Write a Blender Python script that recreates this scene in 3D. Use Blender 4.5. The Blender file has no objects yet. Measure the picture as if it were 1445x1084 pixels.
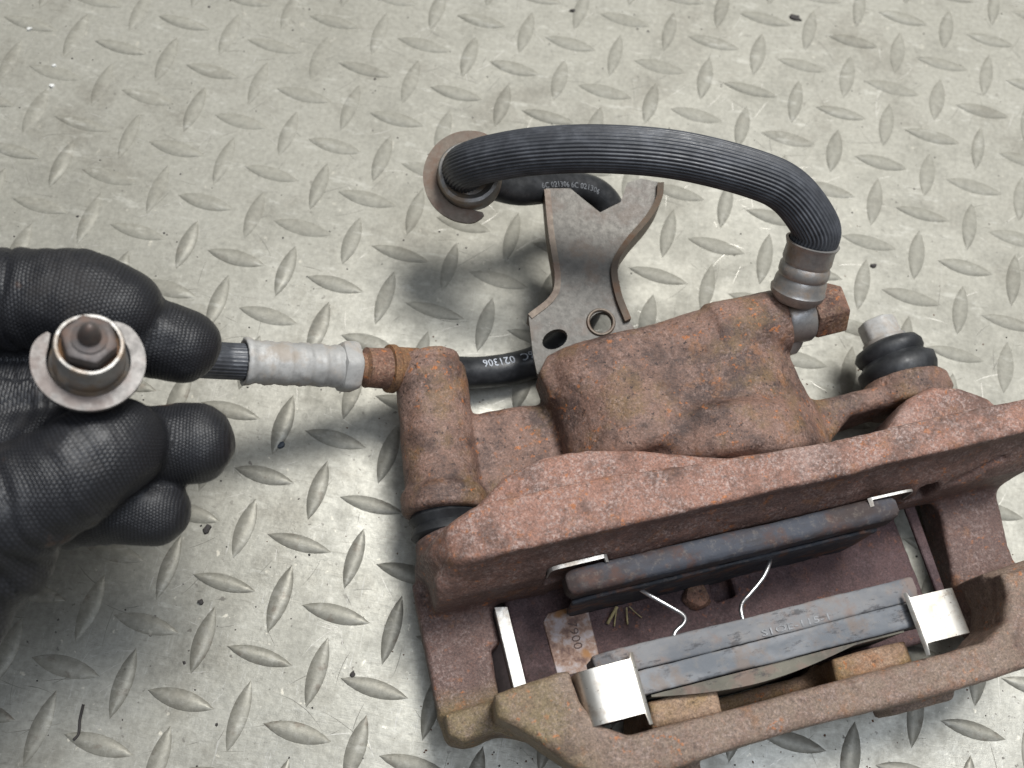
import bpy, bmesh, math, random
import numpy as np
from mathutils import Vector, Matrix

random.seed(7)
MM = 0.001
SC = bpy.context.scene
COL = SC.collection

# ------------------------------------------------------------------ camera, world, lamps, exposure
cam_d = bpy.data.cameras.new('camera')
cam = bpy.data.objects.new('camera', cam_d)
COL.objects.link(cam)
CR, CD, CF = (0.98548761, 0.15692029, 0.0647317), (0.16974738, -0.91101853, -0.37580722), (0.0, 0.38134139, -0.92443428)
CP = (-0.09541381574, -0.09903088254, 0.43702218302)
cam.matrix_world = Matrix(((CR[0], -CD[0], -CF[0], CP[0]), (CR[1], -CD[1], -CF[1], CP[1]), (CR[2], -CD[2], -CF[2], CP[2]), (0, 0, 0, 1)))
cam_d.lens = 37.575
cam_d.sensor_width = 36
cam_d.sensor_fit = 'HORIZONTAL'
cam_d.clip_start = 0.01
cam_d.clip_end = 50
cam_d.dof.use_dof = True
cam_d.dof.focus_distance = 0.405
cam_d.dof.aperture_fstop = 11
SC.camera = cam

world = bpy.data.worlds.new('World')
SC.world = world
world.use_nodes = True
bg = world.node_tree.nodes['Background']
bg.inputs[0].default_value = (0.95, 0.97, 1.0, 1)
bg.inputs[1].default_value = 0.145


def area_lamp(name, loc, target, size, size_y, energy, color):
    d = bpy.data.lights.new(name, 'AREA')
    d.shape = 'RECTANGLE'
    d.size, d.size_y, d.energy, d.color = size, size_y, energy, color
    o = bpy.data.objects.new(name, d)
    COL.objects.link(o)
    o.location = loc
    o.rotation_euler = (Vector(target) - Vector(loc)).to_track_quat('-Z', 'Y').to_euler()
    return o


area_lamp('workshop_lamp', (0.30, 0.85, 2.1), (-0.05, 0.05, 0), 0.75, 0.6, 58, (1.0, 0.985, 0.95))
area_lamp('ceiling_lamp', (0.35, -0.25, 2.2), (-0.05, 0, 0), 1.7, 1.0, 20, (0.80, 0.88, 1.0))

SC.view_settings.view_transform = 'Standard'
SC.view_settings.look = 'None'
SC.view_settings.gamma = 1
SC.view_settings.exposure = 0.12
SC.view_settings.use_curve_mapping = False


# ------------------------------------------------------------------ node helpers
class NT:
    def __init__(s, name):
        s.m = bpy.data.materials.new(name)
        s.m.use_nodes = True
        s.t = s.m.node_tree
        s.p = s.t.nodes['Principled BSDF']
        s.co = s.t.nodes.new('ShaderNodeTexCoord').outputs['Object']

    def n(s, typ, **kw):
        nd = s.t.nodes.new(typ)
        for k, v in kw.items():
            setattr(nd, k, v)
        return nd

    def l(s, a, b):
        if hasattr(a, 'is_linked') or hasattr(a, 'links'):
            s.t.links.new(a, b)
        else:
            b.default_value = a

    def noise(s, scale, detail=4, rough=0.6, co=None, dist=0.0):
        nd = s.n('ShaderNodeTexNoise')
        s.t.links.new(co or s.co, nd.inputs['Vector'])
        nd.inputs['Scale'].default_value = scale
        nd.inputs['Detail'].default_value = detail
        nd.inputs['Roughness'].default_value = rough
        nd.inputs['Distortion'].default_value = dist
        return nd.outputs['Fac']

    def voro(s, scale, feature='F1', co=None, rnd=1.0):
        nd = s.n('ShaderNodeTexVoronoi', feature=feature)
        s.t.links.new(co or s.co, nd.inputs['Vector'])
        nd.inputs['Scale'].default_value = scale
        nd.inputs['Randomness'].default_value = rnd
        return nd.outputs['Distance']

    def ramp(s, fac, stops):
        nd = s.n('ShaderNodeValToRGB')
        e = nd.color_ramp.elements
        while len(e) < len(stops):
            e.new(0.5)
        for i, (p, c) in enumerate(stops):
            e[i].position = p
            e[i].color = c if len(c) == 4 else (*c, 1)
        s.t.links.new(fac, nd.inputs[0])
        return nd.outputs[0]

    def g(s, fac, a, b):      # smooth 0..1 between a and b
        nd = s.n('ShaderNodeMapRange', interpolation_type='SMOOTHSTEP')
        s.t.links.new(fac, nd.inputs[0])
        nd.inputs[1].default_value, nd.inputs[2].default_value = a, b
        return nd.outputs[0]

    def mix(s, fac, a, b, blend='MIX'):
        nd = s.n('ShaderNodeMix', data_type='RGBA', blend_type=blend)
        for v, i in ((fac, 0), (a, 6), (b, 7)):
            if isinstance(v, (tuple, list)):
                nd.inputs[i].default_value = v if len(v) == 4 else (*v, 1)
            elif isinstance(v, (int, float)):
                nd.inputs[i].default_value = v
            else:
                s.t.links.new(v, nd.inputs[i])
        return nd.outputs[2]

    def math(s, op, a, b=0.0, clamp=False):
        nd = s.n('ShaderNodeMath', operation=op, use_clamp=clamp)
        for v, i in ((a, 0), (b, 1)):
            if isinstance(v, (int, float)):
                nd.inputs[i].default_value = v
            else:
                s.t.links.new(v, nd.inputs[i])
        return nd.outputs[0]

    def xyz(s, co=None):
        nd = s.n('ShaderNodeSeparateXYZ')
        s.t.links.new(co or s.co, nd.inputs[0])
        return nd.outputs

    def mapping(s, scale=(1, 1, 1), rot=(0, 0, 0), co=None):
        nd = s.n('ShaderNodeMapping')
        s.t.links.new(co or s.co, nd.inputs[0])
        nd.inputs['Scale'].default_value = scale
        nd.inputs['Rotation'].default_value = rot
        return nd.outputs[0]

    def bump(s, h, strength=0.5, dist=0.0005, prev=None):
        nd = s.n('ShaderNodeBump')
        nd.inputs['Strength'].default_value = strength
        nd.inputs['Distance'].default_value = dist
        s.t.links.new(h, nd.inputs['Height'])
        if prev:
            s.t.links.new(prev, nd.inputs['Normal'])
        return nd.outputs[0]

    def done(s, color=None, rough=None, metal=None, normal=None, spec=None):
        for v, k in ((color, 'Base Color'), (rough, 'Roughness'), (metal, 'Metallic'), (normal, 'Normal'), (spec, 'Specular IOR Level')):
            if v is None:
                continue
            if isinstance(v, tuple):
                s.p.inputs[k].default_value = v if len(v) == 4 else (*v, 1)
            elif isinstance(v, (int, float)):
                s.p.inputs[k].default_value = v
            else:
                s.t.links.new(v, s.p.inputs[k])
        return s.m


# ------------------------------------------------------------------ materials
def rust_material(name, deep, mid, pale, orange_amt=0.5, pale_amt=0.5, ochre=None, pits=1.0, rough=0.78, zones=()):
    k = NT(name)
    wig = k.noise(70, 4, 0.65)
    big = k.noise(42, 6, 0.7)
    midn = k.noise(330, 5, 0.72)
    fine = k.noise(1250, 4, 0.8)
    col = k.mix(k.g(big, 0.38, 0.58), deep, mid)
    col = k.mix(k.math('MULTIPLY', k.g(k.noise(24, 5, 0.7, co=k.mapping(rot=(0.5, 2, 1))), 0.5, 0.64), 0.55), col, tuple(0.5 * u + 0.5 * v for u, v in zip(mid, pale)))
    if ochre:
        o = k.noise(48, 5, 0.65, co=k.mapping((1, 1, 1), (0.4, 0.9, 0.2)))
        col = k.mix(k.math('MULTIPLY', k.g(o, 0.5, 0.66), 0.65), col, ochre)
    pm = k.math('MULTIPLY', k.g(k.noise(700, 4, 0.75), 0.44, 0.66), k.g(k.noise(110, 5, 0.7, co=k.mapping(rot=(2, 0.3, 0.5))), 0.34, 0.62))
    col = k.mix(k.math('MULTIPLY', pm, 0.8 * pale_amt), col, pale)
    for conds, c, amt in zones:                 # parts of the casting with their own colour or with shade painted in
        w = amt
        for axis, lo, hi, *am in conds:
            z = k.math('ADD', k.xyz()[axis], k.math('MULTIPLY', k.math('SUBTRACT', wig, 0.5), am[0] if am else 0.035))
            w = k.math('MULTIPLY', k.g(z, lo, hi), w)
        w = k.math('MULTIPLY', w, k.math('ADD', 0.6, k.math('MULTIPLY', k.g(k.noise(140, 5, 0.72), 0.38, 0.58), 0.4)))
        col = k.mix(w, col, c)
    if zones:
        col = k.mix(k.math('MULTIPLY', pm, 0.42 * pale_amt), col, pale)
    spots = k.math('MULTIPLY', k.g(k.noise(420, 3, 0.6), 0.58, 0.68), k.g(k.noise(75, 3, 0.5, co=k.mapping(rot=(1, 0.3, 0.5))), 0.45, 0.62))
    col = k.mix(k.math('MULTIPLY', k.g(k.noise(90, 5, 0.7, co=k.mapping(rot=(0.1, 2.3, 0.9))), 0.56, 0.68), 0.55 * orange_amt), col, (0.26, 0.115, 0.045))
    col = k.mix(k.math('MULTIPLY', k.g(k.noise(36, 5, 0.72, co=k.mapping(rot=(2.2, 0.4, 1.7))), 0.54, 0.68), 0.6), col, tuple(v * 0.55 for v in deep))
    col = k.mix(k.math('MULTIPLY', spots, orange_amt), col, (0.40, 0.135, 0.035))
    dark = k.g(k.noise(560, 4, 0.7, co=k.mapping(rot=(0.2, 1.3, 0.5))), 0.57, 0.68)
    dark = k.math('MULTIPLY', dark, k.g(k.noise(65, 4, 0.6, co=k.mapping(rot=(0.7, 0.1, 1.5))), 0.36, 0.54))
    col = k.mix(k.math('MULTIPLY', dark, 0.85 * pits), col, (0.022, 0.013, 0.012))
    grain = k.mix(1.0, col, k.ramp(fine, [(0.28, (0.45, 0.45, 0.45)), (0.5, (1, 1, 1)), (0.74, (1.75, 1.72, 1.68))]), 'MULTIPLY')
    b1 = k.bump(k.noise(520, 6, 0.78), 0.8, 0.0007)
    b2 = k.bump(fine, 0.6, 0.0003, b1)
    b3 = k.bump(k.g(k.voro(330), 0.0, 0.32), 0.35 * pits, 0.0005, b2)
    b3 = k.bump(k.g(k.voro(150), 0.04, 0.2), 0.45 * pits, 0.0007, b3)
    return k.done(grain, k.math('SUBTRACT', rough + 0.1, k.math('MULTIPLY', midn, 0.3)), 0.0, b3, 0.5)


M = {}
M['rust_housing'] = rust_material('rust_housing', (0.070, 0.042, 0.034), (0.198, 0.115, 0.086), (0.32, 0.225, 0.19), 0.85, 0.65, (0.17, 0.105, 0.046), 1.1, 0.58)
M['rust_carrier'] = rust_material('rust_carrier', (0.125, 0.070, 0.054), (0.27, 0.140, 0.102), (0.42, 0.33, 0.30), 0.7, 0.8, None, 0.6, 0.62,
                                  ((((2, 0.060, 0.040),), (0.062, 0.040, 0.039), 0.92),  # low faces: brake dust, with some shade painted into the colour
                                   (((1, 0.0250, 0.0236, 0.001), (2, 0.0752, 0.0735, 0.003)), (0.125, 0.074, 0.062), 0.85),  # shade on the front wall, painted into its colour
                                   (((1, 0.0, -0.016), (2, 0.023, 0.032, 0.008)), (0.225, 0.168, 0.125), 0.8),
                                   (((1, -0.010, -0.020, 0.012), (0, -0.066, -0.084)), (0.19, 0.145, 0.066), 0.7)))
M['rust_outer'] = rust_material('rust_outer', (0.15, 0.09, 0.05), (0.25, 0.155, 0.10), (0.36, 0.27, 0.20), 0.8, 0.7, (0.26, 0.17, 0.07), 0.6)
M['rust_dark'] = rust_material('rust_dark', (0.050, 0.028, 0.030), (0.088, 0.050, 0.050), (0.15, 0.105, 0.11), 0.25, 0.5, None, 0.8)
M['rust_bolt'] = rust_material('rust_bolt', (0.09, 0.048, 0.036), (0.20, 0.105, 0.072), (0.36, 0.25, 0.18), 0.7, 0.8, (0.20, 0.11, 0.04), 1.0)
M['rust_nut'] = rust_material('rust_nut', (0.13, 0.065, 0.035), (0.21, 0.11, 0.05), (0.33, 0.20, 0.10), 0.8, 0.5, (0.28, 0.15, 0.045), 0.8)


def rubber(name, c, rough=0.5, stripes=None):
    k = NT(name)
    n = k.noise(120, 5, 0.65)
    col = k.mix(k.g(n, 0.4, 0.75), c, tuple(min(1, v * 1.9 + 0.012) for v in c))
    r = k.ramp(k.noise(300, 4), [(0.3, (rough - 0.1,) * 3), (0.7, (rough + 0.15,) * 3)])
    return k.done(col, r, 0.0, k.bump(k.noise(900, 4, 0.7), 0.25, 0.0002), 0.45)


M['rubber'] = rubber('rubber', (0.014, 0.015, 0.017), 0.5)
M['hose_rubber'] = rubber('hose_rubber', (0.042, 0.045, 0.052), 0.42)
M['hose_smooth'] = rubber('hose_smooth', (0.016, 0.017, 0.019), 0.36)


def plated(name, bright, stain, stain_amt, rough=0.38, metal=0.85):
    k = NT(name)
    n1 = k.noise(90, 5, 0.65)
    n2 = k.noise(420, 5, 0.7)
    col = k.mix(k.g(n2, 0.4, 0.75), bright, tuple(v * 0.7 for v in bright))
    col = k.mix(k.math('MULTIPLY', k.g(k.noise(33, 4, 0.6, co=k.mapping(rot=(1, 0.2, 0.6))), 0.42, 0.62), 0.5), col, tuple(v * 0.6 for v in bright))
    f = k.math('MULTIPLY', k.g(n1, 0.46, 0.64), stain_amt)
    col = k.mix(f, col, stain)
    rg = k.math('ADD', k.math('MULTIPLY', n2, 0.3), rough - 0.12)
    mt = k.math('SUBTRACT', metal, k.math('MULTIPLY', f, 0.6), True)
    return k.done(col, rg, mt, k.bump(n2, 0.4, 0.0003))


M['zinc'] = plated('zinc', (0.40, 0.39, 0.38), (0.25, 0.16, 0.09), 0.6, 0.42, 0.8)
M['zinc_dull'] = plated('zinc_dull', (0.34, 0.34, 0.335), (0.28, 0.24, 0.20), 0.6, 0.55, 0.55)
M['corroded'] = plated('corroded', (0.46, 0.455, 0.44), (0.30, 0.25, 0.20), 0.7, 0.6, 0.25)
M['bracket_steel'] = plated('bracket_steel', (0.098, 0.090, 0.078), (0.09, 0.060, 0.038), 0.8, 0.45, 0.25)
M['bracket_edge'] = plated('bracket_edge', (0.16, 0.125, 0.095), (0.125, 0.070, 0.04), 0.9, 0.5, 0.3)
M['steel_grey'] = plated('steel_grey', (0.19, 0.18, 0.172), (0.13, 0.09, 0.075), 0.6, 0.5, 0.5)
M['fitting_steel'] = plated('fitting_steel', (0.33, 0.32, 0.305), (0.20, 0.13, 0.07), 0.75, 0.45, 0.6)
M['steel_dark'] = plated('steel_dark', (0.13, 0.115, 0.11), (0.13, 0.07, 0.045), 0.6, 0.5, 0.5)


def clip_material():
    k = NT('clip_steel')
    n1 = k.noise(130, 5, 0.6)
    col = k.mix(k.math('MULTIPLY', k.g(n1, 0.44, 0.66), 0.7), (0.72, 0.69, 0.63), (0.40, 0.33, 0.26))
    col = k.mix(k.math('MULTIPLY', k.g(k.noise(700, 3, 0.6), 0.62, 0.7), 0.6), col, (0.15, 0.11, 0.08))
    return k.done(col, k.math('ADD', 0.30, k.math('MULTIPLY', n1, 0.16)), 0.95, k.bump(n1, 0.08, 0.0005))


M['clip_steel'] = clip_material()
M['strap_steel'] = plated('strap_steel', (0.46, 0.45, 0.43), (0.30, 0.24, 0.18), 0.6, 0.4, 0.7)
M['wire_steel'] = plated('wire_steel', (0.80, 0.80, 0.82), (0.5, 0.45, 0.4), 0.2, 0.3, 1.0)


def pad_material(name, a, b, rustc, amt):
    k = NT(name)
    n = k.noise(60, 4, 0.6, co=k.mapping((0.5, 1, 1)))
    col = k.mix(k.g(n, 0.38, 0.62), a, b)
    col = k.mix(k.math('MULTIPLY', k.g(k.noise(75, 5, 0.65, co=k.mapping((1, 1, 1), (0.5, 0.2, 1))), 0.5, 0.66), amt), col, rustc)
    col = k.mix(k.math('MULTIPLY', k.g(k.noise(300, 5, 0.75), 0.5, 0.68), 0.25), col, (0.26, 0.225, 0.19))
    col = k.mix(k.math('MULTIPLY', k.g(k.noise(240, 5, 0.75, co=k.mapping((0.4, 1, 1), (0.3, 1, 0))), 0.54, 0.66), 0.7), col, (0.045, 0.042, 0.045))
    return k.done(col, 0.75, 0.0, k.bump(k.noise(600, 5, 0.7), 0.5, 0.0004), 0.3)


M['friction'] = pad_material('friction', (0.13, 0.137, 0.15), (0.20, 0.20, 0.205), (0.21, 0.145, 0.115), 0.6)
M['friction_dark'] = pad_material('friction_dark', (0.035, 0.037, 0.044), (0.06, 0.064, 0.075), (0.15, 0.075, 0.05), 0.9)
M['plate_dark'] = pad_material('plate_dark', (0.052, 0.039, 0.037), (0.060, 0.065, 0.080), (0.085, 0.048, 0.039), 0.9)
M['backing'] = pad_material('backing', (0.135, 0.145, 0.16), (0.23, 0.235, 0.245), (0.20, 0.14, 0.10), 0.5)
M['shim'] = pad_material('shim', (0.105, 0.098, 0.080), (0.16, 0.15, 0.12), (0.20, 0.12, 0.10), 0.5)


def simple(name, c, rough=0.7, metal=0.0):
    k = NT(name)
    col = k.mix(k.g(k.noise(400, 4), 0.35, 0.7), c, tuple(v * 0.6 for v in c))
    return k.done(col, rough, metal)


M['ink'] = simple('ink', (0.50, 0.53, 0.58), 0.7)
M['pad_ink'] = simple('pad_ink', (0.30, 0.305, 0.315), 0.8)
M['stamp'] = simple('stamp', (0.11, 0.07, 0.06), 0.8)
M['ink_faint'] = simple('ink_faint', (0.22, 0.23, 0.25), 0.8)
M['straw'] = simple('straw', (0.42, 0.34, 0.17), 0.7)
M['paint'] = simple('paint', (0.75, 0.75, 0.72), 0.5)
M['flake'] = simple('flake', (0.045, 0.040, 0.038), 0.8)
M['flake_blue'] = simple('flake_blue', (0.04, 0.055, 0.075), 0.55)
M['gap_shade'] = simple('gap_shade', (0.03, 0.02, 0.02), 0.9)
M['sleeve'] = simple('sleeve', (0.03, 0.035, 0.05), 0.9)


def patch_material():
    k = NT('bare_metal_patch')
    n = k.noise(190, 5, 0.65)
    col = k.ramp(n, [(0.38, (0.12, 0.065, 0.05)), (0.48, (0.24, 0.15, 0.11)), (0.56, (0.30, 0.24, 0.22)), (0.7, (0.36, 0.33, 0.35))])
    col = k.mix(k.g(k.noise(90, 3, 0.5, co=k.mapping(rot=(1, 1, 0))), 0.60, 0.72), col, (0.27, 0.13, 0.045))
    return k.done(col, 0.6, 0.25, k.bump(k.noise(500, 4), 0.4, 0.0003))


M['patch'] = patch_material()


def plate_material(name, raised=False):
    k = NT(name)
    co = k.n('ShaderNodeNewGeometry').outputs['Position']
    big = k.noise(8, 4, 0.6, co)
    midn = k.noise(30, 6, 0.7, co)
    fine = k.noise(420, 4, 0.7, co)
    scr = k.noise(70, 5, 0.75, k.mapping((1, 12, 1), (0, 0, 0.5), co), 1.2)
    scr2 = k.noise(60, 5, 0.75, k.mapping((11, 1, 1), (0, 0, 0.25), co), 1.4)
    base = k.mix(k.g(big, 0.35, 0.65), (0.32, 0.31, 0.268), (0.40, 0.39, 0.345))
    base = k.mix(k.math('MULTIPLY', k.g(midn, 0.48, 0.68), 0.6), base, (0.24, 0.233, 0.20))
    base = k.mix(k.math('MULTIPLY', k.g(scr, 0.56, 0.66), 0.5), base, (0.22, 0.21, 0.18))
    base = k.mix(k.math('MULTIPLY', k.g(scr2, 0.58, 0.70), 0.5), base, (0.54, 0.53, 0.50))
    specks = k.math('MULTIPLY', k.g(k.noise(330, 2, 0.5, co), 0.66, 0.72), k.g(k.noise(22, 3, 0.6, co), 0.42, 0.6))
    base = k.mix(k.math('MULTIPLY', specks, 0.85), base, (0.10, 0.09, 0.08))
    pale = k.math('MULTIPLY', k.g(k.noise(190, 3, 0.6, k.mapping(rot=(0, 0, 1), co=co)), 0.66, 0.72), 0.7)
    base = k.mix(pale, base, (0.68, 0.64, 0.54))
    if raised:
        edge = k.noise(240, 4, 0.7, co)
        base = k.mix(0.65, base, (0.215, 0.205, 0.168))
        base = k.mix(k.math('MULTIPLY', k.g(edge, 0.5, 0.66), 0.4), base, (0.38, 0.37, 0.33))
        base = k.mix(k.math('MULTIPLY', k.g(k.noise(130, 4, 0.7, co), 0.56, 0.68), 0.6), base, (0.17, 0.14, 0.11))
    yy = k.math('ADD', k.xyz(co)[1], k.math('ADD', k.math('MULTIPLY', k.math('SUBTRACT', midn, 0.5), 0.16), k.math('MULTIPLY', k.xyz(co)[0], 0.15)))
    far_tone = k.math('MULTIPLY', k.g(yy, -0.01, 0.15), 0.62 if not raised else 0.8)  # blends to an even, less metallic beige towards the back
    base = k.mix(far_tone, base, (0.285, 0.275, 0.232))
    base = k.mix(k.math('MULTIPLY', k.g(k.noise(16, 6, 0.72, k.mapping(rot=(0, 0, 2), co=co)), 0.5, 0.68), 0.55), base, (0.185, 0.172, 0.14))
    base = k.mix(k.math('MULTIPLY', k.g(k.noise(55, 5, 0.7, k.mapping((1, 3, 1), (0, 0, 1.1), co)), 0.56, 0.68), 0.5), base, (0.46, 0.45, 0.40))
    base = k.mix(1.0, base, k.ramp(fine, [(0.3, (0.82, 0.82, 0.82)), (0.7, (1.14, 1.14, 1.14))]), 'MULTIPLY')
    rg = k.math('ADD', k.math('MULTIPLY', k.g(midn, 0.35, 0.7), 0.2), 0.36 if not raised else 0.44)
    rg = k.math('ADD', rg, k.math('MULTIPLY', far_tone, 0.2))
    nb = k.bump(k.noise(60, 5, 0.6, co), 0.3, 0.0008)
    nb = k.bump(fine, 0.25, 0.0002, nb)
    nb = k.bump(scr, 0.2, 0.0003, nb)
    mt = k.math('MULTIPLY', k.math('SUBTRACT', 1.0, k.math('MULTIPLY', far_tone, 0.95)), 0.5 if not raised else 0.3)
    return k.done(base, rg, mt, nb, 0.4)


M['plate'] = plate_material('tread_plate')
M['plate_bar'] = plate_material('tread_plate_bar', True)


def glove_material():
    k = NT('glove_knit')
    at = k.n('ShaderNodeAttribute', attribute_name='knit').outputs['Vector']
    wob = k.noise(160, 2, 0.5)
    ax = k.xyz(at)
    # rows of little stitches: staggered by half a stitch each row
    row = k.math('MULTIPLY', k.math('ADD', ax[0], k.math('MULTIPLY', wob, 0.0012)), 960.0)
    par = k.math('MULTIPLY', k.math('FLOOR', row), 0.5)
    st = k.math('ADD', k.math('MULTIPLY', ax[1], 760.0), par)
    st = k.math('ADD', st, k.math('MULTIPLY', wob, 0.9))
    a = k.math('SINE', k.math('MULTIPLY', k.math('FRACT', row), math.pi))
    b = k.math('SINE', k.math('MULTIPLY', k.math('FRACT', st), math.pi))
    h = k.math('POWER', k.math('MULTIPLY', a, b), 0.6)
    dirt = k.g(k.noise(28, 5, 0.65), 0.5, 0.72)
    col = k.mix(h, (0.006, 0.006, 0.007), (0.020, 0.021, 0.025))
    col = k.mix(k.math('MULTIPLY', dirt, 0.3), col, (0.050, 0.043, 0.038))
    col = k.mix(k.math('MULTIPLY', k.g(k.noise(55, 3, 0.6), 0.66, 0.74), 0.6), col, (0.10, 0.055, 0.035))
    rg = k.math('ADD', 0.46, k.math('MULTIPLY', dirt, 0.35))
    nb = k.bump(k.noise(45, 4, 0.6), 0.35, 0.002)
    nb = k.bump(k.math('MULTIPLY', h, k.g(k.noise(60, 4, 0.6), 0.3, 0.6)), 0.45, 0.0005, nb)
    nb = k.bump(k.noise(260, 4, 0.7), 0.3, 0.0005, nb)
    return k.done(col, rg, 0.0, nb, 0.38)


M['glove'] = glove_material()


# ------------------------------------------------------------------ object helpers
def tag(o, label=None, cat=None, group=None, kind=None):
    for key, v in (('label', label), ('category', cat), ('group', group), ('kind', kind)):
        if v:
            o[key] = v
    return o


def empty(name, loc=(0, 0, 0), rz=0.0, label=None, cat=None, group=None):
    o = bpy.data.objects.new(name, None)
    COL.objects.link(o)
    o.location = loc
    o.rotation_euler = (0, 0, rz)
    o.empty_display_size = 0.02
    return tag(o, label, cat, group)


def mesh_obj(name, verts, faces, mat, parent=None, smooth=True, scale=MM):
    me = bpy.data.meshes.new(name)
    v = np.asarray(verts, dtype=np.float64) * scale
    me.from_pydata(v.tolist(), [], [tuple(int(i) for i in f) for f in faces])
    me.validate()
    if smooth:
        me.polygons.foreach_set('use_smooth', [True] * len(me.polygons))
    me.materials.append(M[mat])
    o = bpy.data.objects.new(name, me)
    COL.objects.link(o)
    if parent:
        o.parent = parent
    return o


def bm_obj(name, bm, mat, parent=None, smooth_angle=None, scale=MM):
    me = bpy.data.meshes.new(name)
    bmesh.ops.scale(bm, vec=(scale,) * 3, verts=bm.verts)
    bmesh.ops.recalc_face_normals(bm, faces=bm.faces)
    if smooth_angle:
        for e in bm.edges:
            e.smooth = len(e.link_faces) == 2 and e.calc_face_angle(0) < smooth_angle
        for f in bm.faces:
            f.smooth = True
    bm.to_mesh(me)
    bm.free()
    me.materials.append(M[mat])
    o = bpy.data.objects.new(name, me)
    COL.objects.link(o)
    if parent:
        o.parent = parent
    return o


def frame_from(axis):
    z = Vector(axis).normalized()
    x = z.orthogonal().normalized()
    return x, z.cross(x), z


def prism_bm(poly, frame, t0, t1, bevel=0.0, seg=2):
    """poly in 2-D, frame(a, b, t) -> xyz"""
    bm = bmesh.new()
    lo = [bm.verts.new(frame(a, b, t0)) for a, b in poly]
    hi = [bm.verts.new(frame(a, b, t1)) for a, b in poly]
    n = len(poly)
    bm.faces.new(lo)
    bm.faces.new(hi[::-1])
    for i in range(n):
        bm.faces.new((lo[i], hi[i], hi[(i + 1) % n], lo[(i + 1) % n]))
    bmesh.ops.recalc_face_normals(bm, faces=bm.faces)
    if bevel:
        bmesh.ops.bevel(bm, geom=list(bm.edges), offset=bevel, segments=seg, profile=0.5, affect='EDGES', clamp_overlap=True)
    return bm


F_U = lambda a, b, t: (a, t, b)         # poly in (U, Z), extruded along V
F_Z = lambda a, b, t: (a, b, t)         # poly in (U, V), extruded along Z


def spline(pts, n):
    """Catmull-Rom through rows of numbers"""
    P = np.array(pts, float)
    P = np.vstack([2 * P[0] - P[1], P, 2 * P[-1] - P[-2]])
    out = []
    m = len(P) - 3
    for k in range(n + 1):
        s = k / n * m
        i = min(int(s), m - 1)
        t = s - i
        p0, p1, p2, p3 = P[i:i + 4]
        out.append(0.5 * ((2 * p1) + (-p0 + p2) * t + (2 * p0 - 5 * p1 + 4 * p2 - p3) * t * t + (-p0 + 3 * p1 - 3 * p2 + p3) * t ** 3))
    return np.array(out)


def tube(path, radii, nseg=24, ribs=0, rib_h=0.0, cap=True):
    """sweep along path with parallel transport; returns verts, faces, frames"""
    P = np.array(path, float)
    n = len(P)
    T = np.gradient(P, axis=0)
    T /= np.linalg.norm(T, axis=1)[:, None]
    x = np.array(frame_from(T[0])[0])
    V, fr = [], []
    ang = np.linspace(0, 2 * np.pi, nseg, endpoint=False)
    for i in range(n):
        x = x - T[i] * (x @ T[i])
        x /= np.linalg.norm(x)
        y = np.cross(T[i], x)
        r = radii[i] if hasattr(radii, '__len__') else radii
        rr = r + (rib_h * np.abs(np.sin(ang * ribs / 2)) if ribs else 0)
        V.append(P[i] + np.outer(np.cos(ang) * rr, x) + np.outer(np.sin(ang) * rr, y))
        fr.append((x.copy(), y.copy(), T[i]))
    V = np.vstack(V)
    F = []
    for i in range(n - 1):
        for j in range(nseg):
            a, b = i * nseg + j, i * nseg + (j + 1) % nseg
            F.append((a, b, b + nseg, a + nseg))
    if cap:
        F.append(tuple(range(nseg))[::-1])
        F.append(tuple(range((n - 1) * nseg, n * nseg)))
    return V, F, fr


def lathe(profile, base, axis, nseg=36, wob=0.0, seed=0):
    """profile rows (t along axis, radius)"""
    x, y, z = [np.array(v) for v in frame_from(axis)]
    rng = np.random.default_rng(seed)
    ph = rng.uniform(0, 6.28, 4)
    ang = np.linspace(0, 2 * np.pi, nseg, endpoint=False)
    V = []
    for t, r in profile:
        rr = r * (1 + wob * (np.sin(3 * ang + ph[0] + t * .3) + np.sin(5 * ang + ph[1] - t * .5)))
        V.append(np.array(base) + z * t + np.outer(np.cos(ang) * rr, x) + np.outer(np.sin(ang) * rr, y))
    V = np.vstack(V)
    F = []
    for i in range(len(profile) - 1):
        for j in range(nseg):
            a, b = i * nseg + j, i * nseg + (j + 1) % nseg
            F.append((a, b, b + nseg, a + nseg))
    n = len(profile)
    F.append(tuple(range(nseg))[::-1])
    F.append(tuple(range((n - 1) * nseg, n * nseg)))
    return V, F


def lathe_obj(name, profile, base, axis, mat, parent, nseg=36, wob=0.0, seed=0, angle=0.6, cap=True):
    V, F = lathe(profile, base, axis, nseg, wob, seed)
    F = F if cap else F[:-2]
    bm = bmesh.new()
    vs = [bm.verts.new(v) for v in V]
    for f in F:
        bm.faces.new([vs[i] for i in f])
    return bm_obj(name, bm, mat, parent, angle)


def hex_obj(name, base, axis, length, flat, mat, parent, chamfer=0.8, twist=0.0, nside=6):
    x, y, z = [np.array(v) for v in frame_from(axis)]
    R = flat / 2 / math.cos(math.pi / nside)
    poly = [(R * math.cos(twist + k * 2 * math.pi / nside), R * math.sin(twist + k * 2 * math.pi / nside)) for k in range(nside)]
    b = np.array(base)
    bm = prism_bm(poly, lambda a, c, t: tuple(b + x * a + y * c + z * t), 0, length, chamfer, 2)
    return bm_obj(name, bm, mat, parent, 0.6)


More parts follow.
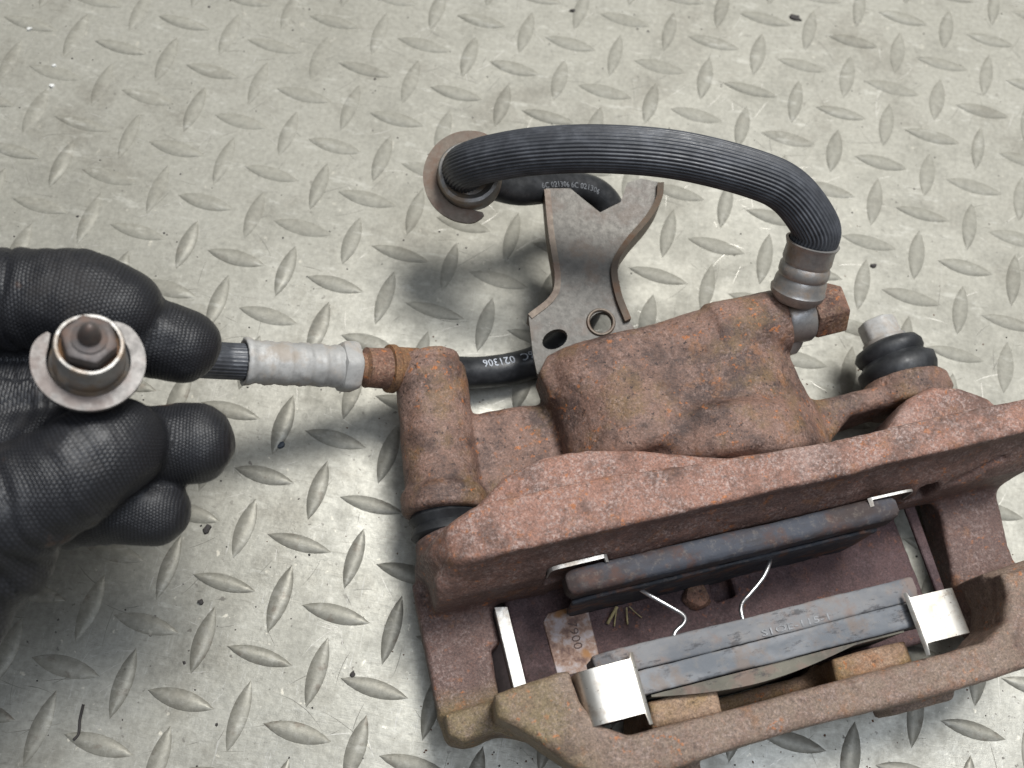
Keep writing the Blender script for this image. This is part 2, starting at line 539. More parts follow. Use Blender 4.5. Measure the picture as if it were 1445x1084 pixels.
# ------------------------------------------------------------------ signed distance modelling (castings, glove)
class Field:
    def __init__(s, lo, hi, h):
        s.lo, s.h = np.array(lo, float), h
        s.n = [int(math.ceil((b - a) / h)) + 1 for a, b in zip(lo, hi)]
        ax = [np.float32(lo[i]) + np.arange(s.n[i], dtype=np.float32) * np.float32(h) for i in range(3)]
        s.X, s.Y, s.Z = ax[0][:, None, None], ax[1][None, :, None], ax[2][None, None, :]
        s.d = None

    def put(s, d, k=0.0):
        d = np.broadcast_to(d, s.n)
        if s.d is None:
            s.d = np.array(d, dtype=np.float32)
        elif k:
            hh = np.clip(0.5 + 0.5 * (s.d - d) / k, 0, 1)
            s.d = s.d + (d - s.d) * hh - k * hh * (1 - hh)
        else:
            s.d = np.minimum(s.d, d)

    def cut(s, d, k=0.0):
        d = -np.broadcast_to(d, s.n)
        if k:
            hh = np.clip(0.5 - 0.5 * (s.d - d) / k, 0, 1)
            s.d = s.d + (d - s.d) * hh + k * hh * (1 - hh)
        else:
            s.d = np.maximum(s.d, d)

    def cone(s, a, b, r1, r2=None, ret_t=False):
        r2 = r1 if r2 is None else r2
        a, b = np.array(a, np.float32), np.array(b, np.float32)
        ba = b - a
        t = ((s.X - a[0]) * ba[0] + (s.Y - a[1]) * ba[1] + (s.Z - a[2]) * ba[2]) / (ba @ ba)
        t = np.clip(t, 0, 1)
        q = np.sqrt((s.X - a[0] - t * ba[0]) ** 2 + (s.Y - a[1] - t * ba[1]) ** 2 + (s.Z - a[2] - t * ba[2]) ** 2)
        return q - (r1 + (r2 - r1) * t)

    def cyl(s, a, b, r, rnd=1.0):
        a, b = np.array(a, np.float32), np.array(b, np.float32)
        ba = b - a
        L = np.linalg.norm(ba)
        u = ba / L
        t = (s.X - a[0]) * u[0] + (s.Y - a[1]) * u[1] + (s.Z - a[2]) * u[2]
        q = np.sqrt(np.maximum((s.X - a[0]) ** 2 + (s.Y - a[1]) ** 2 + (s.Z - a[2]) ** 2 - t * t, 0))
        return s._ext(q - r, np.abs(t - L / 2) - L / 2, rnd)

    @staticmethod
    def _ext(d2, dz, rnd):
        p, q = d2 + rnd, dz + rnd
        return np.minimum(np.maximum(p, q), 0) + np.sqrt(np.maximum(p, 0) ** 2 + np.maximum(q, 0) ** 2) - rnd

    def box(s, lo, hi, rnd=1.0):
        c = [(a + b) / 2 for a, b in zip(lo, hi)]
        e = [(b - a) / 2 - rnd for a, b in zip(lo, hi)]
        x, y, z = np.abs(s.X - c[0]) - e[0], np.abs(s.Y - c[1]) - e[1], np.abs(s.Z - c[2]) - e[2]
        return np.sqrt(np.maximum(x, 0) ** 2 + np.maximum(y, 0) ** 2 + np.maximum(z, 0) ** 2) + np.minimum(np.maximum(np.maximum(x, y), z), 0) - rnd

    @staticmethod
    def poly2(A, B, poly):
        P = np.array(poly, np.float32)
        d = np.full(np.broadcast(A, B).shape, 1e9, np.float32)
        inside = np.zeros(d.shape, bool)
        n = len(P)
        for i in range(n):
            p, q = P[i], P[(i + 1) % n]
            e = q - p
            wx, wy = A - p[0], B - p[1]
            t = np.clip((wx * e[0] + wy * e[1]) / (e @ e), 0, 1)
            d = np.minimum(d, (wx - e[0] * t) ** 2 + (wy - e[1] * t) ** 2)
            c = (p[1] <= B) != (q[1] <= B)
            if abs(e[1]) > 1e-9:
                inside ^= c & (A < p[0] + (B - p[1]) * e[0] / e[1])
        d = np.sqrt(d)
        return np.where(inside, -d, d)

    def prism(s, poly, t0, t1, rnd=1.5, axis='z'):
        if axis == 'z':
            d2, dz = s.poly2(s.X, s.Y, poly), np.abs(s.Z - (t0 + t1) / 2) - (t1 - t0) / 2
        elif axis == 'y':
            d2, dz = s.poly2(s.X, s.Z, poly), np.abs(s.Y - (t0 + t1) / 2) - (t1 - t0) / 2
        else:
            d2, dz = s.poly2(s.Y, s.Z, poly), np.abs(s.X - (t0 + t1) / 2) - (t1 - t0) / 2
        return s._ext(d2, dz, rnd)

    def rough(s, amp, wl, seed):
        rng = np.random.default_rng(seed)
        g = [int(n * s.h / wl) + 3 for n in s.n]
        L = rng.uniform(-1, 1, g).astype(np.float32)
        for ax in range(3):
            c = np.arange(s.n[ax]) * s.h / wl
            i = c.astype(int)
            f = (c - i).astype(np.float32)
            f = f * f * (3 - 2 * f)
            sh = [1, 1, 1]
            sh[ax] = -1
            f = f.reshape(sh)
            L = np.take(L, i, ax) * (1 - f) + np.take(L, i + 1, ax) * f
        s.d = s.d + amp * L

    def mesh(s):
        D = s.d
        ins = D < 0
        n = D.shape
        cs = [n[0] - 1, n[1] - 1, n[2] - 1]
        cnt = np.zeros(cs, np.int8)
        for i in (0, 1):
            for j in (0, 1):
                for k in (0, 1):
                    cnt += ins[i:i + cs[0], j:j + cs[1], k:k + cs[2]]
        act = (cnt > 0) & (cnt < 8)
        idx = np.argwhere(act)
        ids = np.full(cs, -1, np.int64)
        ids[act] = np.arange(len(idx))
        acc = np.zeros((len(idx), 3))
        num = np.zeros(len(idx))
        corners = [(i, j, k) for i in (0, 1) for j in (0, 1) for k in (0, 1)]
        for c0 in corners:
            for ax in range(3):
                if c0[ax]:
                    continue
                c1 = list(c0)
                c1[ax] = 1
                a = D[idx[:, 0] + c0[0], idx[:, 1] + c0[1], idx[:, 2] + c0[2]]
                b = D[idx[:, 0] + c1[0], idx[:, 1] + c1[1], idx[:, 2] + c1[2]]
                m = (a < 0) != (b < 0)
                t = a / np.where(a == b, 1, a - b)
                p = np.tile(np.array(c0, float), (len(idx), 1))
                p[:, ax] = t
                acc[m] += p[m]
                num[m] += 1
        V = s.lo + (idx + acc / num[:, None]) * s.h
        F = []
        for ax in range(3):
            sl0, sl1 = [slice(None)] * 3, [slice(None)] * 3
            sl0[ax], sl1[ax] = slice(0, -1), slice(1, None)
            cr = ins[tuple(sl0)] != ins[tuple(sl1)]
            e = np.argwhere(cr)
            o1, o2 = (ax + 1) % 3, (ax + 2) % 3
            e = e[(e[:, o1] > 0) & (e[:, o2] > 0) & (e[:, o1] < n[o1] - 1) & (e[:, o2] < n[o2] - 1)]

            def cell(d1, d2):
                q = e.copy()
                q[:, o1] -= d1
                q[:, o2] -= d2
                return ids[q[:, 0], q[:, 1], q[:, 2]]
            q = np.stack([cell(1, 1), cell(0, 1), cell(0, 0), cell(1, 0)], 1)
            flip = ~ins[e[:, 0], e[:, 1], e[:, 2]]
            q[flip] = q[flip][:, ::-1]
            F.append(q)
        return V, np.vstack(F)


def field_obj(name, fld, mat, parent):
    V, F = fld.mesh()
    me = bpy.data.meshes.new(name)
    me.vertices.add(len(V))
    me.vertices.foreach_set('co', (V * MM).astype(np.float32).ravel())
    me.loops.add(len(F) * 4)
    me.loops.foreach_set('vertex_index', F.astype(np.int32).ravel())
    me.polygons.add(len(F))
    me.polygons.foreach_set('loop_start', np.arange(0, len(F) * 4, 4, dtype=np.int32))
    me.polygons.foreach_set('use_smooth', np.ones(len(F), bool))
    me.update(calc_edges=True)
    me.validate()
    me.materials.append(M[mat])
    o = bpy.data.objects.new(name, me)
    COL.objects.link(o)
    if parent:
        o.parent = parent
    return o, V


# ------------------------------------------------------------------ floor: tread plate
LAT_O = Vector((-196.37, -25.77))
LAT_A = Vector((25.782, 21.075))
LAT_B = Vector((21.075, -25.782))
floor = mesh_obj('floor', [(-1500, -1200, 0), (1500, -1200, 0), (1500, 1600, 0), (-1500, 1600, 0)], [(0, 1, 2, 3)], 'plate', None, False)
tag(floor, 'worn grey steel tread plate floor', None, None, 'structure')


def lozenge_geo(L=13.8, Wd=4.0, H=0.8):
    V, F = [], []
    NT_, rows = 8, [(-1, -0.35), (-0.8, 0.74), (0, 1.0), (0.8, 0.74), (1, -0.35)]
    for i in range(NT_ + 1):
        t = -1 + 2 * i / NT_
        w = Wd * max(0.0, 1 - t * t) ** 0.95
        hh = H * max(0.0, 1 - t ** 4) ** 0.5
        for s, z in rows:
            V.append((t * L, s * w, z * hh if z > 0 else -0.4))
    for i in range(NT_):
        for j in range(4):
            a = i * 5 + j
            F.append((a, a + 5, a + 6, a + 1))
    return V, F


LV, LF = lozenge_geo()
lz_me = bpy.data.meshes.new('tread_bar')
lz_me.from_pydata([(x * MM, y * MM, z * MM) for x, y, z in LV], [], LF)
lz_me.polygons.foreach_set('use_smooth', [True] * len(LF))
lz_me.materials.append(M['plate_bar'])
ANG_H = math.atan2((LAT_A + LAT_B).y, (LAT_A + LAT_B).x)


def in_view(x, y):
    d = Vector((x * MM - CP[0], y * MM - CP[1], -CP[2]))
    w = d.dot(Vector(CF))
    if w < 0.05:
        return None
    return d.dot(Vector(CR)) / w * 1508.2 + 722.5, d.dot(Vector(CD)) / w * 1508.2 + 542


def hidden(px, py):
    inside = False
    for poly in ([(690, 690), (1330, 560), (1400, 640), (1420, 830), (1400, 930), (900, 1050), (760, 1000), (660, 960), (640, 800)],
                 [(585, 530), (650, 600), (800, 600), (850, 520), (1060, 450), (1130, 580), (720, 680), (610, 700)],
                 [(-30, 390), (190, 400), (290, 500), (180, 560), (300, 640), (220, 740), (60, 790), (-30, 860)]):
        c = False
        for i in range(len(poly)):
            (x1, y1), (x2, y2) = poly[i], poly[i - 1]
            if (y1 > py) != (y2 > py) and px < (x2 - x1) * (py - y1) / (y2 - y1) + x1:
                c = not c
        inside |= c
    return inside


rest_v, rest_f, n_loz = [], [], 0
for i in range(-30, 42):
    for j in range(-34, 30):
        for kind in (0, 1):
            c = LAT_O + LAT_A * (i + 0.5 * kind) + LAT_B * (j + 0.5 * kind)
            if abs(c.x + 60) > 900 or not (-600 < c.y < 1000):
                continue
            a = ANG_H + (math.pi / 2 if kind else 0) + random.uniform(-0.02, 0.02)
            p = in_view(c.x, c.y)
            if p and -20 < p[0] < 1465 and -14 < p[1] < 1098 and not hidden(*p) and n_loz < 300:
                o = bpy.data.objects.new('tread_bar', lz_me)
                COL.objects.link(o)
                o.parent = floor
                o.location = (c.x * MM, c.y * MM, 0)
                o.rotation_euler = (0, 0, a)
                s = random.uniform(0.95, 1.05)
                o.scale = (s, random.uniform(0.9, 1.1), random.uniform(0.75, 1.15))
                n_loz += 1
            else:
                ca, sa = math.cos(a), math.sin(a)
                b = len(rest_v)
                rest_v += [(c.x + x * ca - y * sa, c.y + x * sa + y * ca, z) for x, y, z in LV]
                rest_f += [tuple(q + b for q in f) for f in LF]
rest = mesh_obj('tread_bars', rest_v, rest_f, 'plate_bar', floor)
tag(rest, kind='stuff')
print('lozenges', n_loz)

# ------------------------------------------------------------------ caliper frame: U along the pads, V from outboard to inboard
RZ = math.radians(23)
cs23, sn23 = math.cos(RZ), math.sin(RZ)


def uv2w(u, v, z):
    return (u * cs23 - v * sn23, u * sn23 + v * cs23, z)


# ---- carrier
carrier = empty('caliper_carrier', (0, 0, 0), RZ, 'long rusty cast iron carrier frame around the brake pads', 'carrier')
f = Field((-124, -66, 0), (152, 66, 84), 0.9)
f.put(f.prism([(-116, 33), (-112, 26.5), (-104, 22.8), (136, 23.5), (142, 30), (138, 36), (80, 37), (40, 36.5), (0, 39), (-40, 42), (-70, 42), (-92, 43), (-104, 39), (-113, 36)], 16, 75.5, 2.0))
# wall foot that carries the inner pad
f.put(f.prism([(16.2, 16), (16.2, 50), (19, 58), (23, 66), (25, 66), (25, 16)], -112, -66, 1.5, 'x'), 4)
f.put(f.prism([(17.0, 16), (17.0, 52), (19, 58), (23, 66), (25, 66), (25, 16)], -66, 76, 1.5, 'x'), 2)
f.put(f.prism([(15.0, 22), (15.0, 48), (18, 56), (23, 64), (25, 64), (25, 22)], 76, 128, 1.5, 'x'), 4)
f.cut(f.prism([(-135, 100), (-88, 100), (-90, 77.5), (-103, 71), (-112, 58), (-119, 38), (-135, 38)], 5, 65, 4, 'y'), 7)
f.cut(f.box((78, 12, 36), (87, 22, 53), 2.0), 1)
f.cut(f.cone((92, 14, 50), (112, 20, 58), 2.6, 1.2), 1.5)
f.cut(f.box((-70, 10, 34), (-47, 18.6, 60), 1.0), 1)
# rear humps, a tier lower than the bar
f.put(f.prism([(-94, 43), (-78, 54), (-62, 58), (-44, 57), (-26, 53), (-8, 47), (14, 40), (24, 34), (-40, 34)], 20, 62, 3), 2)
f.put(f.prism([(62, 35), (74, 42), (86, 51), (98, 54), (108, 51), (118, 44), (124, 35)], 20, 57, 3), 1)
f.put(f.cyl((-99, 32, 34), (-99, 44, 34), 15, 3), 4)
# left bridging arm
f.put(f.prism([(-118, 30), (-118.5, -20), (-116, -30), (-108, -32), (-96, -30), (-95, -16), (-94, -1), (-90, 1), (-90.5, 28)], 6, 24, 2.2), 5)
# right bridging arm
f.put(f.prism([(101, 30), (97, 4), (93, -16), (92, -32), (120, -32), (121, -10), (125, 12), (126, 30)], 6, 24, 2.2), 5)
# outboard posts and bar
f.put(f.prism([(-117, -20), (-98, -20), (-90, -22), (-84, -38), (-100, -30.5), (-112, -32), (-117, -28)], 10, 36, 3), 4)
f.put(f.prism([(-99, -20.5), (-76, -18), (-71.8, -18.5), (-70.8, -30), (-66, -39), (-58, -44.0), (50, -44.0), (76, -44.0), (86, -39), (91, -30), (92, -22), (114, -23), (118, -32), (110, -47), (94, -56), (60, -57), (0, -56), (-50, -58.5), (-68, -58), (-80, -48), (-91, -36), (-100, -28)], 30, 60.5, 2.8), 2.5)
f.put(f.prism([(92, -20), (120, -18), (120, -34), (108, -46), (94, -40)], 8, 50, 4), 4)
f.put(f.cyl((-66, -56, 24), (-30, -60, 24), 9, 3), 3)
f.put(f.box((40, -60, 26), (66, -54, 44), 2), 2)
f.rough(0.45, 14, 1)
f.rough(0.16, 4, 2)
f.rough(0.14, 1.9, 3)
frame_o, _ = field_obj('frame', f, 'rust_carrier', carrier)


def clip_saddle(name, pts_uz, v0, v1, tab_end, mat='clip_steel'):
    """thin bent sheet: profile in (U, Z) swept along V, the last strip longer than the rest (tab)"""
    P = spline(pts_uz, 22)
    V, F = [], []
    th = 0.7
    T = np.gradient(P, axis=0)
    T /= np.linalg.norm(T, axis=1)[:, None]
    N = np.stack([-T[:, 1], T[:, 0]], 1)
    n = len(P)
    for i in range(n):
        va, vb = v0, v1
        if i >= n - 4:
            va, vb = tab_end
        for q, v in ((P[i], va), (P[i], vb), (P[i] + N[i] * th, vb), (P[i] + N[i] * th, va)):
            V.append((q[0], v, q[1]))
    for i in range(n - 1):
        for j in range(4):
            a, b = i * 4 + j, i * 4 + (j + 1) % 4
            F.append((a, b, b + 4, a + 4))
    F.append((0, 1, 2, 3))
    F.append(tuple((n - 1) * 4 + j for j in (3, 2, 1, 0)))
    bm = bmesh.new()
    vs = [bm.verts.new(v) for v in V]
    for q in F:
        bm.faces.new([vs[i] for i in q])
    o = bm_obj(name, bm, mat, carrier, 0.5)
    return o


clip_saddle('pad_clip', [(-70, 44), (-70, 55), (-68.8, 60), (-65, 62), (-58, 62.6), (-52.5, 63), (-51, 63), (-49.8, 62.4)], -38.5, -20, (-42.5, -18))
clip_saddle('pad_clip', [(73, 44), (73, 54), (72, 59.5), (69, 61.6), (62, 62.4), (55, 63), (53.2, 63), (52, 62.2)], -39.5, -23, (-43.5, -21))
clip_saddle('pad_clip', [(-69, 44), (-69, 51), (-68.4, 54.5), (-66.5, 56), (-58, 56.4), (-50, 56.6), (-49, 56.6), (-48, 56)], 17.0, 18.4, (15.4, 18.4), 'strap_steel')
clip_saddle('pad_clip', [(75, 44), (75, 51), (74, 55), (71.5, 56.6), (64, 57.2), (57, 57.6), (56, 57.6), (54.6, 57)], 15.2, 16.2, (12.8, 16.2), 'strap_steel')
bm = prism_bm([(-89.5, 13.5), (-84.6, 12.5), (-84.6, -20), (-89.5, -20)], F_Z, 29.2, 30, 0.15, 1)
bm_obj('clip_strap', bm, 'strap_steel', carrier)
bm = prism_bm([(-89.6, 12), (-89.6, -19), (-88.8, -19), (-88.8, 12)], F_Z, 20, 29.2)
bm_obj('clip_strap', bm, 'strap_steel', carrier)
bm = prism_bm([(86.4, 22), (91, 22), (89.6, -20), (86.0, -20)], F_Z, 18, 20, 0.4, 1)
bm_obj('clip_strap', bm, 'rust_dark', carrier)

# ---- caliper
caliper = empty('brake_caliper', (0, 0, 0), RZ, 'rusty twin-piston brake caliper housing with thick ribbed hose bolted on', 'brake caliper')
f = Field((-90, -40, 0), (92, 50, 24), 0.9)
f.put(f.box((-83.5, -37, 1.5), (84, 48, 13.5), 2.0))
f.cut(f.box((-1, -2, 5), (8, 14, 30), 1.0), 1)
f.rough(0.35, 9, 31)
f.rough(0.14, 2, 32)
bridge, _ = field_obj('bridge', f, 'rust_dark', caliper)
f = Field((-54, -52, 0), (58, -28, 62), 0.9)
f.put(f.prism([(-47, -34.5), (-21.5, -35), (-22.5, -45), (-48, -44)], 2, 54, 2.5))
f.put(f.prism([(22, -36.2), (51, -36.2), (51, -45), (21, -45)], 2, 54, 2.5))
f.put(f.box((-48, -44, 2), (52, -38.5, 34), 3), 6)
f.rough(0.4, 8, 33)
f.rough(0.15, 2, 34)
fingers, _ = field_obj('outboard_fingers', f, 'rust_outer', caliper)
f = Field((-122, 34, 0), (128, 126, 78), 0.9)
# twin piston barrels along V, the body between them
f.put(f.cyl((-18, 52, 33), (-20, 102, 30), 29, 5))
f.put(f.cyl((25, 40, 33), (23, 92, 33), 29, 4), 6)
f.put(f.cyl((3, 47, 32), (2, 98, 30), 26.5, 6), 8)
f.put(f.prism([(-46, 56), (-46, 64), (-45, 100), (-38, 105), (0, 107), (26, 106), (40, 100), (46, 86), (50, 70), (54, 58), (54, 42)], 6, 45, 4), 7)
f.put(f.cyl((14, 42, 33), (17, 63, 33), 34, 5), 4)
# shoulder along the back and the inlet boss pointing right
f.put(f.cone((-34, 92, 42), (10, 95, 46), 13, 12), 5)
f.put(f.cone((-4, 94, 42), (24, 95.6, 50), 10, 13), 5)
f.put(f.cyl((20, 95.6, 50), (49.6, 96.5, 50), 13.2, 0.9), 2.5)
# lug at the rear left
f.put(f.prism([(-50, 86), (-51.5, 98), (-46, 104), (-30, 106), (-30, 86)], 26, 47, 3), 3)
# neck and left guide-pin boss
f.put(f.prism([(-95, 60), (-84, 91), (-60, 91), (-30, 86), (-30, 58), (-60, 56), (-84, 52)], 10, 33, 5), 3)
f.put(f.cyl((-92.5, 114, 30), (-99.5, 54, 32), 14.6, 1.5), 3)
f.put(f.cyl((-98.6, 61, 32), (-100, 52.5, 32), 16.8, 1.8), 2.5)
f.put(f.cyl((-92.0, 119, 30), (-92.8, 111, 30), 12.9, 1.0), 0.6)
# right ear
f.put(f.prism([(40, 46), (40, 66), (62, 64), (84, 64.5), (96, 68), (117, 64), (118, 57), (90, 56), (70, 54), (55, 44)], 14, 40, 4), 5)
f.put(f.cyl((100, 54, 30), (101, 66.5, 30), 17, 1.6), 3)
f.rough(0.45, 16, 11)
f.rough(0.20, 4, 12)
f.rough(0.16, 1.9, 13)
housing, _ = field_obj('housing', f, 'rust_housing', caliper)
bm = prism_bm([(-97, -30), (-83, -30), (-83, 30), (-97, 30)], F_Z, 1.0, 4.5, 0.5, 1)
bm_obj('gap_shade_sheet', bm, 'gap_shade', caliper)  # dark sheet added below the strap to paint the deep gap's shade

# dark hardware inside the bridge window and the bare label patch on the bridge
lathe_obj('piston_lump', [(-2, 0.5), (-1, 5.2), (2, 5.6), (4.2, 4.5), (5, 0.6)], (-8.5, 1.5, 12.5), (0.1, 0.1, 1), 'rust_bolt', caliper, 18, 0.06, 4)
bm = prism_bm([(-70.5, -16), (-70.8, 6), (-68, 9), (-52, 9.5), (-52.6, -12), (-54, -16)], F_Z, 13.2, 14.1, 0.3, 1)
patch = bm_obj('bare_patch', bm, 'patch', caliper)

# left guide pin rubber boot between boss and carrier
lathe_obj('rubber_boot', [(0, 8), (0.2, 13.4), (2.4, 14.6), (4.2, 13.2), (5.2, 12.6), (6.6, 13.8), (8.8, 14.2), (10.2, 12.6), (11, 9)], (-99.8, 53.2, 31), (-0.1, -1, 0), 'rubber', caliper, 40, 0.004, 2, 0.9)
# right guide pin: boot and bolt head
lathe_obj('rubber_boot', [(-1, 8), (0.3, 15.2), (3.5, 16.6), (7.5, 16.4), (9.6, 13.8), (10.6, 13.2), (12, 14.2), (14.6, 14.6), (17, 13.0), (18.4, 9.5), (18.6, 6)], (101, 66, 30), (-0.06, 1, 0.05), 'rubber', caliper, 44, 0.012, 5, 0.9)
hex_obj('guide_bolt', (99.7, 83, 31), (-0.06, 1, 0.05), 12, 15, 'corroded', caliper, 1.8, 0.25)
lathe_obj('guide_bolt_washer', [(0, 6), (0, 9.6), (2.2, 9.2), (2.4, 6)], (99.8, 83.4, 31), (-0.06, 1, 0.05), 'zinc_dull', caliper)
# banjo bolt
hex_obj('banjo_bolt', (61.8, 96.6, 51), (1, 0.03, 0.02), 13.5, 19, 'rust_bolt', caliper, 0.9, 0.35)
lathe_obj('banjo_washer', [(0, 6), (0, 9.6), (1.4, 9.6), (1.4, 6)], (49.4, 96.5, 50.2), (1, 0, 0), 'zinc_dull', caliper)

# ---- brake pads
def pad(name, label, vf0, vf1, vb1, fric, back, drop, seed):
    root = empty(name, (0, 0, 0), RZ, label, 'brake pad', 'brake pads facing each other in the carrier')
    prof_f = [(-58, 20), (-62, 34), (-63, 57), (-56, 59.5), (-20, 58.4), (20, 58.4), (53, 59.5), (60, 57), (59, 34), (55, 20)]
    prof_f = [(u, z - drop) for u, z in prof_f]
    top = 57.0 if drop else 58.8
    e = 64.5 if drop else 68
    prof_b = [(-58, 16), (-62, 40), (-e, 44), (-e, top - 2.2), (-60, top), (-20, top - 0.4), (20, top - 0.4), (57, top), (66, top - 1.2), (66, 44), (59, 40), (55, 16)]
    for part, prof, v0, v1, mat, rnd in (('friction_block', prof_f, min(vf0, vf1), max(vf0, vf1), fric, 0.7), ('backing_plate', prof_b, min(vf1, vb1), max(vf1, vb1), back, 0.9)):
        g = Field((-72, v0 - 3, 10), (70, v1 + 3, 64), 0.8)
        g.put(g.prism(prof, v0, v1, rnd + (2.6 if drop and part == 'backing_plate' else 0), 'y'))
        g.rough(0.25, 12, seed)
        g.rough(0.13, 2.4, seed + 1)
        field_obj(part, g, mat, root)
        seed += 2
    return root


p_out = pad('brake_pad', 'grey worn brake pad nearer the bottom bar, under the wide shiny clips', -15.4, -24.0, -32.6, 'friction', 'backing', 0, 41)
p_in = pad('brake_pad', 'dark bluish brake pad standing against the long rusty rear wall', 5.4, 6.8, 16.4, 'friction_dark', 'plate_dark', 12, 51)
# bowed shim behind the outboard pad
Vs, Fs = [], []
for i in range(25):
    t = i / 24
    u = -46 + 96 * t
    bow = 4.4 * math.sin(math.pi * min(1, t * 1.25)) if t < 0.8 else 0
    for z in (22, 56.5):
        for v in (-32.9, -33.6 - max(0, bow)):
            Vs.append((u, v, z))
for i in range(24):
    a = i * 4
    for q in ((0, 1, 5, 4), (2, 6, 7, 3), (0, 4, 6, 2), (1, 3, 7, 5)):
        Fs.append(tuple(a + k for k in q))
Fs += [(0, 2, 3, 1), (96, 97, 99, 98)]
mesh_obj('shim', Vs, Fs, 'shim', p_out, False)

# wire springs between the pads
for lab, pts in (('bent silver wire spring between the pads, left of the bridge window', [(-36, 8, 36), (-32.9, 3.4, 39), (-25.8, -3.7, 40), (-22.6, -7.6, 41), (-23.6, -10.4, 42), (-28.2, -13.1, 43), (-30, -17, 43)]),
                 ('bent silver wire spring between the pads, right of the bridge window', [(18, 7, 38), (15.6, 3.4, 40), (11.1, -1.2, 41), (4.5, -5.6, 41), (0.4, -8.2, 42), (-1.6, -11.3, 43), (-2, -17, 43)])):
    V, F, _ = tube(spline(pts, 40), 0.85, 10)
    o = mesh_obj('wire_spring', V, F, 'wire_steel', None)
    o.rotation_euler = (0, 0, RZ)
    tag(o, lab, 'wire spring', 'wire springs between the pads')


# ------------------------------------------------------------------ brake hose line (world millimetres)
hose = empty('brake_hose', (0, 0, 0), 0, 'black brake hose with ribbed sleeve looping from caliper to gloved hand', 'brake hose')
# banjo eye and crimped ferrule
bj = np.array(uv2w(55.8, 96.6, 50.5))
ud = np.array([cs23, sn23, 0.0])
lathe_obj('banjo_eye', [(-5.6, 5), (-5.6, 10.2), (-4.6, 10.8), (4.6, 10.8), (5.6, 10.2), (5.6, 5)], bj, ud, 'zinc', hose, 32)
lathe_obj('banjo_nub', [(8, 6.5), (11, 6.2), (14, 5.2), (15.6, 3), (16, 0.4)], bj, (-0.05, -0.75, -0.55), 'zinc', hose, 20)
fa = np.array([0.0, 0.62, 0.78])
fa /= np.linalg.norm(fa)
fb = bj + np.array([-3.0, 0.0, 8])
lathe_obj('banjo_neck', [(-4, 7), (6, 7.4), (7, 7.4)], bj, fb + fa * 12 - bj, 'steel_grey', hose, 20)
lathe_obj('crimp_ferrule', [(3, 5), (3.4, 8.6), (6, 10.6), (8, 11), (9, 10.4), (12, 10.3), (14, 9.5), (15.2, 10.1), (18, 10.0), (19.4, 9.2), (21, 9.8), (26, 9.6), (27.5, 10.3), (28.4, 10.6), (28.6, 9.6), (26, 8.6)], fb, fa, 'zinc', hose, 40, 0.006, 3)
top = fb + fa * 27
# ribbed outer sleeve arching to the left
sl = spline([tuple(top - fa * 8), tuple(top), tuple(top + fa * 8 + np.array([-0.6, -1, 0])), (-3.0, 139.5, 94.5), (-19, 142.3, 98.5), (-48, 143.0, 101), (-76, 141.6, 99), (-100, 140, 93), (-117, 139.6, 84), (-127, 140.2, 75), (-129.6, 142.8, 66), (-129.3, 145.5, 57)], 130)
rad = np.full(len(sl), 8.3)
V, F, _ = tube(sl, rad, 152, 38, 0.8)
mesh_obj('ribbed_sleeve', V, F, 'hose_rubber', hose)
# middle fitting: cup plus open flange ring
ax = np.array([-0.02, 0.36, -1.0])
ax /= np.linalg.norm(ax)
cb = np.array([-127.0, 141.8, 67.0])
lathe_obj('middle_cup', [(2, 8.4), (-1.6, 11.0), (-1.2, 12.4), (0, 13.0), (5, 13.2), (9, 13.6), (12, 13.2), (16, 10.6), (17, 8.0)], cb, ax, 'fitting_steel', hose, 40, 0.01, 6)


def c_ring(name, centre, axis, r0, r1, th, a0, a1, mat, parent, tilt_x=None, n=48):
    z = np.array(axis, float)
    z /= np.linalg.norm(z)
    x = np.array(tilt_x, float)
    x -= z * (x @ z)
    x /= np.linalg.norm(x)
    y = np.cross(z, x)
    V, F = [], []
    for i in range(n + 1):
        t = i / n
        a = a0 + (a1 - a0) * t
        e = min(1, math.sqrt(max(0.0, min(t, 1 - t) * 14)))
        mid, hw = (r0 + r1) / 2, (r1 - r0) / 2 * max(0.25, e)
        for r, w in ((mid - hw, 0), (mid + hw, 0), (mid + hw, th), (mid - hw, th)):
            V.append(np.array(centre) + x * (r * math.cos(a)) + y * (r * math.sin(a)) + z * w)
    for i in range(n):
        for j in range(4):
            p, q = i * 4 + j, i * 4 + (j + 1) % 4
            F.append((p, q, q + 4, p + 4))
    F += [(0, 1, 2, 3), (n * 4 + 3, n * 4 + 2, n * 4 + 1, n * 4)]
    bm = bmesh.new()
    vs = [bm.verts.new(v) for v in V]
    for q in F:
        bm.faces.new([vs[i] for i in q])
    bmesh.ops.bevel(bm, geom=[e for e in bm.edges if e.calc_face_angle(0) > 0.9], offset=0.35, segments=1, affect='EDGES')
    return bm_obj(name, bm, mat, parent, 0.6)


c_ring('middle_flange', cb + ax * 9, -ax, 13.6, 19.2, 2.6, math.radians(62), math.radians(300), 'bracket_edge', hose, (1, 0, 0))

# inner smooth hose: from the cup, round behind the bracket, under it and on to the left boss
pts = [tuple(cb + ax * 8), (-117, 149.5, 50), (-105.5, 153, 44), (-89.5, 162.5, 36.5), (-75, 166.5, 31), (-65.5, 162, 25.5), (-62.5, 152, 18), (-64.5, 137, 12), (-68, 120, 8), (-75, 104, 7), (-84, 93, 7.5), (-94, 86, 9), (-108, 79.5, 12), (-120, 75, 17), (-131, 69.5, 25), (-141, 65.6, 32)]
hp = spline(pts, 150)
V, F, fr = tube(hp, 6.9, 40)
lower = mesh_obj('smooth_hose', V, F, 'hose_smooth', hose)


